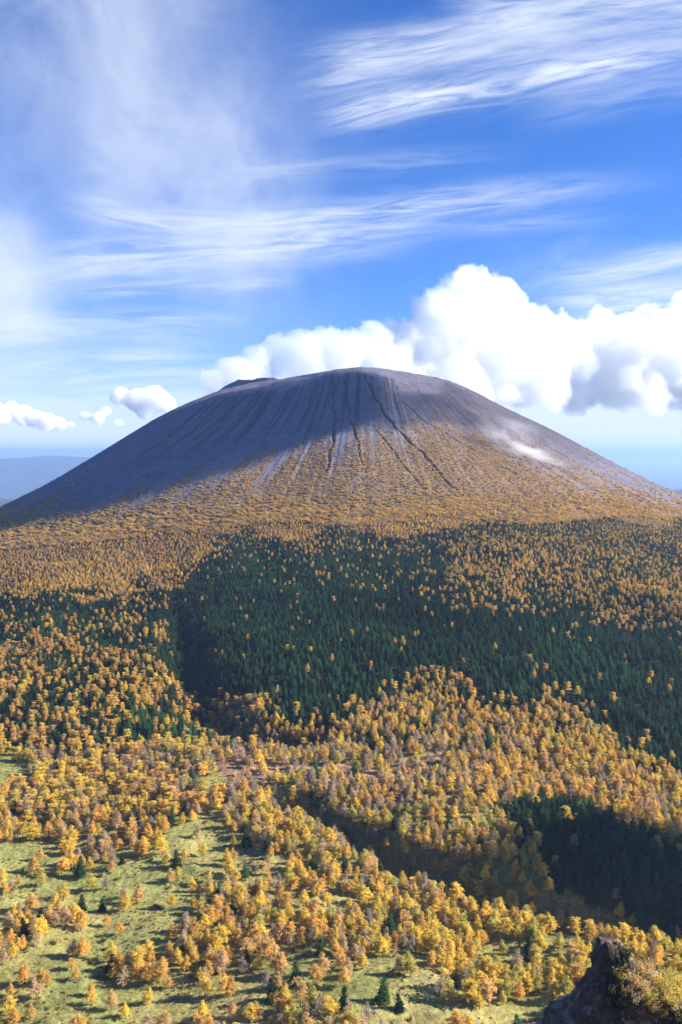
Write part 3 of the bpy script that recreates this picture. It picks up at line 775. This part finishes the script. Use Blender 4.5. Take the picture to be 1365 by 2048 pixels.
P = scatter(2.7, 385, 900); x, y = P[:, 0], P[:, 1]; z = height(x, y); px, py = proj(x, y, z)
den, fir, wx, wy, dark, shr = zone(x, y, px, py)
q = np.clip(.22 + .9 * fbm2(x / 15, y / 15, 140, 3), 0, .8)
keep = (den < .75) & (wy > 1490) & (rng.random(len(x)) < q) & (np.hypot(x - ROCK[0], y - ROCK[1]) > 40); rows = []
SC = [(.34, .27, .11), (.26, .27, .08), (.16, .19, .06), (.30, .19, .09), (.22, .15, .08)]
for i in np.nonzero(keep)[0]:
    big = rng.random() < .06
    rows.append((x[i], y[i], z[i] - .15, int(rng.choice(VAR['bush'])), rng.uniform(.12, .22) if big else rng.uniform(.035, .09), rng.uniform(0, 6.28), np.array(SC[rng.integers(0, 5)]) * rng.uniform(.7, 1.2)))
print('scrub', len(rows))
woods('meadow_scrub', rows, 'dry grass tufts and low scrub scattered over the green meadows', 'scrub', broad=1.2)

# ------------------------------------------------------------------ rock pinnacle, bottom right
from mathutils.bvhtree import BVHTree
def rock():
    d0 = 172.0; ppm = F / (d0 * CP - ROCK[2] * SP)
    hs = np.concatenate([[0, .05], np.arange(.5, 30, .42), np.arange(30, 66, 1.5)]); na = 220; th = np.linspace(0, 2 * math.pi, na, endpoint=False)
    xL = np.interp(hs, (0, .5, 4, 10.5, 16, 20, 30, 60), (1200, 1194, 1190, 1174, 1142, 1114, 1050, 830))
    xR = np.interp(hs, (0, .5, 2, 2.6, 6.2, 6.8, 8, 11, 16, 22, 60), (1232, 1243, 1246, 1264, 1272, 1282, 1325, 1378, 1470, 1540, 1900))
    xL = (xL - 1245) / ppm + ROCK[0] * 1; xR = (xR - 1245) / ppm + ROCK[0]
    fr = 1.6 + np.interp(hs, (0, 5, 20, 60), (0, 2.4, 9, 40)); bk = 1.2 + np.interp(hs, (0, 6, 20, 60), (0, 1.8, 13, 50))
    C, S = np.cos(th), np.sin(th); pw = .55
    cx = np.sign(C) * np.abs(C) ** pw; sy = np.sign(S) * np.abs(S) ** pw
    X = ((xL + xR) / 2)[:, None] + ((xR - xL) / 2)[:, None] * cx
    Y = d0 + np.where(sy < 0, fr[:, None] * sy, bk[:, None] * sy); Z = np.broadcast_to((ROCK[2] - hs)[:, None], X.shape).copy()
    k = np.clip(hs / 2.5, .12, 1)[:, None]
    n = fbm3(X / 5, Y / 5, Z / 9, 201, 5, .6); n2 = fbm3(X / 1.6, Y / 1.6, Z / 4, 207, 3, .6); n3 = np.abs(fbm3(X / 3, Y / 3, Z / 14, 209, 3))
    rk = (2.6 * n + .9 * n2 - 1.5 * n3) * k * np.interp(hs, (0, 20, 60), (1, 1.2, 2.2))[:, None]
    X = X + rk * C; Y = Y + rk * S; Z = Z + .6 * fbm3(X / 2.5, Y / 2.5, Z / 2.5, 215, 4) * k + 1.5 * fbm3(X / 1.3, Y / 1.6, Z * 0, 219, 3) * np.exp(-hs / 2.2)[:, None] - .12 * np.abs(X - ROCK[0] + 2.6) * np.exp(-hs / 1.5)[:, None]
    # second lower horn right of the tower
    Z = Z + 1.1 * np.exp(-(((X - ROCK[0] - .4) / 1.1) ** 2 + ((Y - d0 - .5) / 1.6) ** 2))
    V = np.stack([X, Y, Z + CZ], -1).reshape(-1, 3); nr = len(hs); i = np.arange(nr * na).reshape(nr, na); j = np.roll(i, -1, 1)
    Fc = np.stack([i[:-1], i[1:], j[1:], j[:-1]], -1).reshape(-1, 4)
    cap = np.array([[0, a, a + 1, a + 2] for a in range(1, na - 2, 2)])
    Fc = np.concatenate([Fc, cap])
    m, t, out = new_mat('crag_rock'); p = t.node('ShaderNodeBsdfPrincipled'); p.inputs['Roughness'].default_value = .92
    g = t.node('ShaderNodeNewGeometry'); sp = t.node('ShaderNodeSeparateXYZ'); t.l.new(g.outputs['Normal'], sp.inputs[0])
    pos = g.outputs['Position']; a = t.noise(pos, .5, 6, .65); b = t.noise(pos, 2.2, 5, .7)
    rockc = t.mix(t.mr(a, .35, .65), c4(.038, .025, .017), c4(.105, .068, .044))
    soil = t.mix(t.mr(b, .35, .65), c4(.20, .125, .08), c4(.34, .24, .165))
    f = t.mr(t.add(sp.outputs[2], t.mul(t.sub(a, .5), .35)), .58, .8)
    cc = t.mix(f, rockc, soil)
    t.put(p.inputs['Base Color'], t.mix(t.mul(t.mr(b, .5, .62), .4), cc, c4(.16, .11, .06)))
    bp = t.node('ShaderNodeBump'); bp.inputs['Strength'].default_value = .9; bp.inputs['Distance'].default_value = .35
    t.put(bp.inputs['Height'], t.add(a, t.mul(b, .5))); t.put(p.inputs['Normal'], bp.outputs[0]); t.put(out.inputs[0], p.outputs[0])
    me = mesh_np('rock_pinnacle', V, Fc, m, False)
    link('rock_pinnacle', me, label='dark craggy rock pinnacle rising in the bottom right corner, shrubs on its slope', cat='rock')
    bvh = BVHTree.FromPolygons([tuple(v) for v in V], [tuple(f) for f in Fc])
    def hit(px, py):
        v = Vector(ray_at(px, py, 1.0)).normalized(); return bvh.ray_cast(Vector((0, 0, CZ)), v)[0]
    spots = [(1237, 1866, .5, 'gold'), (1221, 1868, .35, 'amber'), (1242, 1955, 1.1, 'lime'), (1262, 1968, 1.2, 'amber'), (1285, 1945, .8, 'amber'), (1283, 1984, 1.3, 'amber'), (1300, 2002, 1.2, 'lime'),
             (1318, 1972, 1.3, 'gold'), (1340, 1958, 1.1, 'gold'), (1330, 1990, 1.2, 'lime'), (1358, 1975, 1.4, 'gold'), (1300, 1960, .8, 'brown'), (1272, 2005, 1.2, 'brown'), (1250, 1990, .9, 'lime'),
             (1345, 2015, 1.3, 'gold'), (1362, 1998, 1.2, 'gold'), (1320, 1938, .7, 'brown'), (1345, 1935, .9, 'amber'), (1362, 1948, .9, 'gold'), (1238, 2010, .8, 'brown'), (1225, 1985, .6, 'lime'),
             (1262, 1900, 1.3, 'green'), (1254, 1918, 1.2, 'green'), (1246, 1935, 1.1, 'green'), (1232, 2000, 1.3, 'green'), (1215, 1992, .9, 'green'), (1352, 2040, 1.6, 'green'), (1240, 2022, 1.3, 'green'), (1248, 1950, 1.0, 'green')]
    rs_ = random.Random(3)
    for k_ in range(16):
        q_ = rs_.uniform(1268, 1364); spots.append((round(q_), round(rs_.uniform(1928 + (q_ - 1268) * .3, 2040)), rs_.uniform(.6, 1.1), rs_.choice(['gold', 'amber', 'lime', 'amber'])))
    where = {}
    for px, py, s, cn in spots:
        h = hit(px, py)
        if h is None: continue
        pi = VAR['shrub'][len(where) % 3]; tint = np.array(TINT[cn] if cn != 'green' else (.018, .042, .016)) * random.Random(px).uniform(.85, 1.1)
        key = cn; where[(px, py)] = 1
        side = 'high' if py < 1930 else ('midway' if py < 1985 else 'low')
        same = sorted([q for q in spots if q[3] == cn and ('high' if q[1] < 1930 else ('midway' if q[1] < 1985 else 'low')) == side])
        k = same.index((px, py, s, cn))
        lab = f"{LOOK_C[cn]} shrub {side} on the dark rock pinnacle, " + ('the only one' if len(same) == 1 else ORD[k] + ' from left')
        e = link('dark_shrub' if cn == 'green' else 'autumn_shrub', None, label=lab, cat='shrub', group='shrubs on the rock pinnacle', loc=h)
        e.rotation_euler = (0, 0, px * .7); e.scale = (s, s, s)
        link('stems', PROTO[pi][2], e); q = link('foliage', PROTO[pi][1], e); q.color = (*tint, 1)
rock()

# ------------------------------------------------------------------ clouds and haze
def cloud_mat(name, dens, scale=1 / 260, aniso=0.0, bite=1.0):
    m, t, out = new_mat(name); v = t.node('ShaderNodeVolumePrincipled')
    v.inputs['Color'].default_value = c4(1.0, 1.0, 1.0); v.inputs['Anisotropy'].default_value = aniso
    v.inputs['Density Attribute'].default_value = ''
    g = t.node('ShaderNodeNewGeometry'); n = t.noise(g.outputs['Position'], scale, 7, .62, .5)
    a = t.node('ShaderNodeAttribute', attribute_name='density')
    e = t.sub(t.mul(a.outputs['Fac'], 1.6), t.mul(t.m('MAXIMUM', t.sub(n, .36), 0.0), 3.4 * bite))
    t.put(v.inputs['Density'], t.mul(t.mr(e, 0, .28, 0, 1), dens))
    t.l.new(v.outputs[0], out.inputs['Volume']); return m
def ico(c, r, sub):
    import bmesh
    key = sub
    if key not in ico.c:
        bm = bmesh.new(); bmesh.ops.create_icosphere(bm, subdivisions=sub, radius=1)
        ico.c[key] = (np.array([v.co[:] for v in bm.verts]), np.array([[v.index for v in f.verts] for f in bm.faces])); bm.free()
    v, f = ico.c[key]; return v * np.array(r) + np.array(c), f
ico.c = {}
def cumulus(name, lobes, dist, voxel, mat, label, seed=1, spread=.8, flat=1.0, pts=None, band_w=150, tilt=0.0):
    rg = np.random.default_rng(seed); parts = []
    def puff(c, r, lev):
        parts.append(ico(c, (r, r, r * flat), 2 if lev else 3))
        if lev == 2: return
        for k in range((22, 12)[lev]):
            d = rg.normal(0, 1, 3); d /= np.linalg.norm(d); d[2] = abs(d[2]) * .9 - .25
            rr = r * rg.uniform(.22, .42); puff(c + d * np.array((1, 1, flat)) * (r * rg.uniform(.75, .98)), rr, lev + 1)
    if pts is None:
        for px, py, rp in lobes:
            dd = dist * (1 + rg.uniform(-.03, .03) + tilt * (px - 900) / 600); x, y, z = ray_at(px, py, dd)
            puff(np.array((x, y, z + CZ)), rp / F * dd * .82, 0)
    else:
        for p in pts: puff(np.array(p[:3]), p[3], 0)
    V, Fc = join(parts); src = bpy.data.objects.new('billows', mesh_np('billows', V, Fc))
    r = src.modifiers.new('merge', 'REMESH'); r.mode = 'VOXEL'; r.voxel_size = voxel
    vd = bpy.data.volumes.new(name); vd.materials.append(mat)
    o = link(name, vd, label=label, cat='cloud', group='clouds')
    q = o.modifiers.new('fill', 'MESH_TO_VOLUME'); q.object = src; q.resolution_mode = 'VOXEL_SIZE'; q.voxel_size = voxel
    q.interior_band_width = band_w; q.density = 1.0
    return o
MAIN = [(945, 580, 80), (1000, 602, 80), (885, 625, 75), (1045, 665, 90), (1105, 700, 95), (960, 680, 125), (850, 690, 85), (795, 675, 68), (740, 692, 66), (690, 700, 64), (640, 694, 62), (603, 694, 60),
        (560, 708, 60), (510, 725, 58), (462, 742, 54), (425, 758, 54), (1180, 705, 100), (1260, 700, 100), (1340, 695, 105), (1420, 695, 120), (1500, 700, 130), (1130, 662, 62), (1200, 648, 56), (1290, 640, 56), (1370, 626, 60)]
MAIN += [(x, 762 + 8 * math.sin(x * .05), 54) for x in range(430, 1560, 48)] + [(x, 730 + 8 * math.sin(x * .03), 60) for x in range(560, 1560, 60)] + [(x, 785 + 9 * math.sin(x * .04), 62) for x in range(900, 1600, 50)]
cumulus('cumulus_cloud', MAIN, 8500, 24, cloud_mat('cloud_vapour', .0048, aniso=.2, bite=1.15), 'huge white cumulus cloud towering behind the volcano summit', tilt=.24)
cumulus('cumulus_cloud', [(272, 802, 34), (308, 798, 38), (335, 808, 28), (242, 792, 28), (290, 822, 26), (236, 846, 16), (226, 856, 13), (195, 838, 22), (170, 832, 18), (210, 822, 20)], 14000, 30, cloud_mat('cloud_vapour', .009, 1 / 300, bite=1.0), 'small white cumulus above the left shoulder of the volcano', 3, band_w=75)
cumulus('cumulus_cloud', [(20, 822, 28), (45, 830, 30), (70, 838, 28), (95, 842, 28), (118, 848, 24), (140, 850, 16), (5, 836, 26), (85, 850, 22), (-25, 818, 36), (-60, 830, 36)], 15500, 30, cloud_mat('cloud_vapour', .009, 1 / 300, bite=1.1), 'low ragged white cumulus at the far left horizon', 4, band_w=75)
def unproj_true(px, py):
    d = np.arange(360, 2400, 1.5); x, zc = (px - 682.5) / F, (1024 - py) / F
    yy = CP + zc * SP; zz = -SP + zc * CP; X = x / yy * d; Z = zz / yy * d
    H = height(X, d); k = int(np.argmax(Z < H)) if (Z < H).any() else len(d) - 1
    return float(X[k]), float(d[k]), float(H[k])
def shading_cloud(poly, alt, label, seed, n, rr, dens, voxel=22, bw=60):
    """unseen cloud added off to the right, puffs placed so its shadow covers poly"""
    rg = np.random.default_rng(seed); pts = []; xs = [p[0] for p in poly]; ys = [p[1] for p in poly]
    while len(pts) < n:
        px, py = rg.uniform(min(xs), max(xs)), rg.uniform(min(ys), max(ys))
        if not inpoly(np.array([px]), np.array([py]), poly)[0]: continue
        x, y, z = unproj_true(px, py)
        t = (alt - z) / SUN_DIR.z; pts.append((x + SUN_DIR.x * t, y + SUN_DIR.y * t, alt + CZ + rg.uniform(-30, 30), rr * rg.uniform(.7, 1.2)))
    cumulus('cumulus_cloud', None, 0, voxel, cloud_mat('cloud_vapour', dens), label, seed, flat=.55, pts=pts, band_w=bw)  # added out of view to block sun, named like the visible clouds
shading_cloud([(-150, 1000), (-150, 1080), (0, 1055), (200, 1005), (420, 945), (600, 890), (700, 835), (735, 795), (738, 765), (710, 740), (600, 755), (450, 790), (330, 830), (200, 905), (50, 985)], 1150, 'unseen grey-white cloud high to the right, shaped to shade the left flank', 11, 90, 64, .034, 22, 45)
shading_cloud([(725, 740), (880, 765), (960, 800), (930, 850), (820, 860), (715, 850)], 1150, 'unseen thin grey-white cloud to the right, added to half shade the volcano summit', 14, 22, 64, .009)
shading_cloud([(900, 1120), (1060, 1090), (1250, 1130), (1420, 1180), (1420, 1330), (1200, 1330), (1000, 1280), (860, 1220)], 520, 'unseen smaller grey-white cloud to the right, shaped to shade the dark forest', 12, 14, 45, .006)
shading_cloud([(985, 1655), (1080, 1630), (1200, 1655), (1420, 1715), (1420, 1850), (1280, 1790), (1140, 1770), (1000, 1740)], 420, 'unseen small low cloud to the right, added to shade the stream valley', 13, 46, 22, .1, 8, 8)
def wisp(px, py, dist, hw, hh, ang, dens, label, seed):
    m, t, out = new_mat('mist'); v = t.node('ShaderNodeVolumePrincipled'); v.inputs['Color'].default_value = c4(.99, .99, 1); v.inputs['Anisotropy'].default_value = .3
    g = t.node('ShaderNodeTexCoord'); ln = t.node('ShaderNodeVectorMath', operation='LENGTH'); t.l.new(g.outputs['Object'], ln.inputs[0])
    mp = t.node('ShaderNodeMapping'); mp.inputs['Location'].default_value = (seed, 0, 0); t.l.new(g.outputs['Object'], mp.inputs[0])
    n = t.noise(mp.outputs[0], 1.7, 5, .65, .8)
    t.put(v.inputs['Density'], t.mul(t.mul(t.mr(n, .44, .7), t.mr(ln.outputs['Value'], .35, 1.0, 1, 0)), dens))
    t.l.new(v.outputs[0], out.inputs['Volume'])
    dist = unproj_base(px, py)[1] - 45; x, y, z = ray_at(px, py, dist); sc_ = dist / F; vv, ff = ico((0, 0, 0), (1, 1, 1), 4)
    o = link('mist_wisp', mesh_np('mist_wisp', vv, ff, m, True), label=label, cat='mist', loc=(x, y, z + CZ), kind='stuff')
    o.scale = (hw * sc_, 45, hh * sc_); o.rotation_euler = (0, ang, 0)
wisp(1050, 893, 1940, 120, 50, rad(27), .05, 'white wisp of mist on the right flank of the volcano', 3)
wisp(590, 768, 1960, 75, 22, rad(-8), .009, 'thin pale mist over the left part of the crater rim', 7)

def haze():
    m, t, out = new_mat('haze_air'); v = t.node('ShaderNodeVolumePrincipled')
    v.inputs['Color'].default_value = c4(.42, .62, 1.0); v.inputs['Density'].default_value = HAZE_D; v.inputs['Anisotropy'].default_value = .2
    t.l.new(v.outputs[0], out.inputs['Volume'])
    a, b, zb, zt = 95000, 95000, CZ - 1110, CZ + 225
    V = [(sx * a, sy * b, zz) for zz in (zb, zt) for sy in (-1, 1) for sx in (-1, 1)]
    Fc = [(0, 2, 3, 1), (4, 5, 7, 6), (0, 1, 5, 4), (2, 6, 7, 3), (0, 4, 6, 2), (1, 3, 7, 5)]
    me = mesh_np('haze', V, Fc, m); link('haze', me, kind='stuff', label='thin blue haze between the viewer and the far hills', cat='haze')
HAZE_D = 4.2e-5
haze()
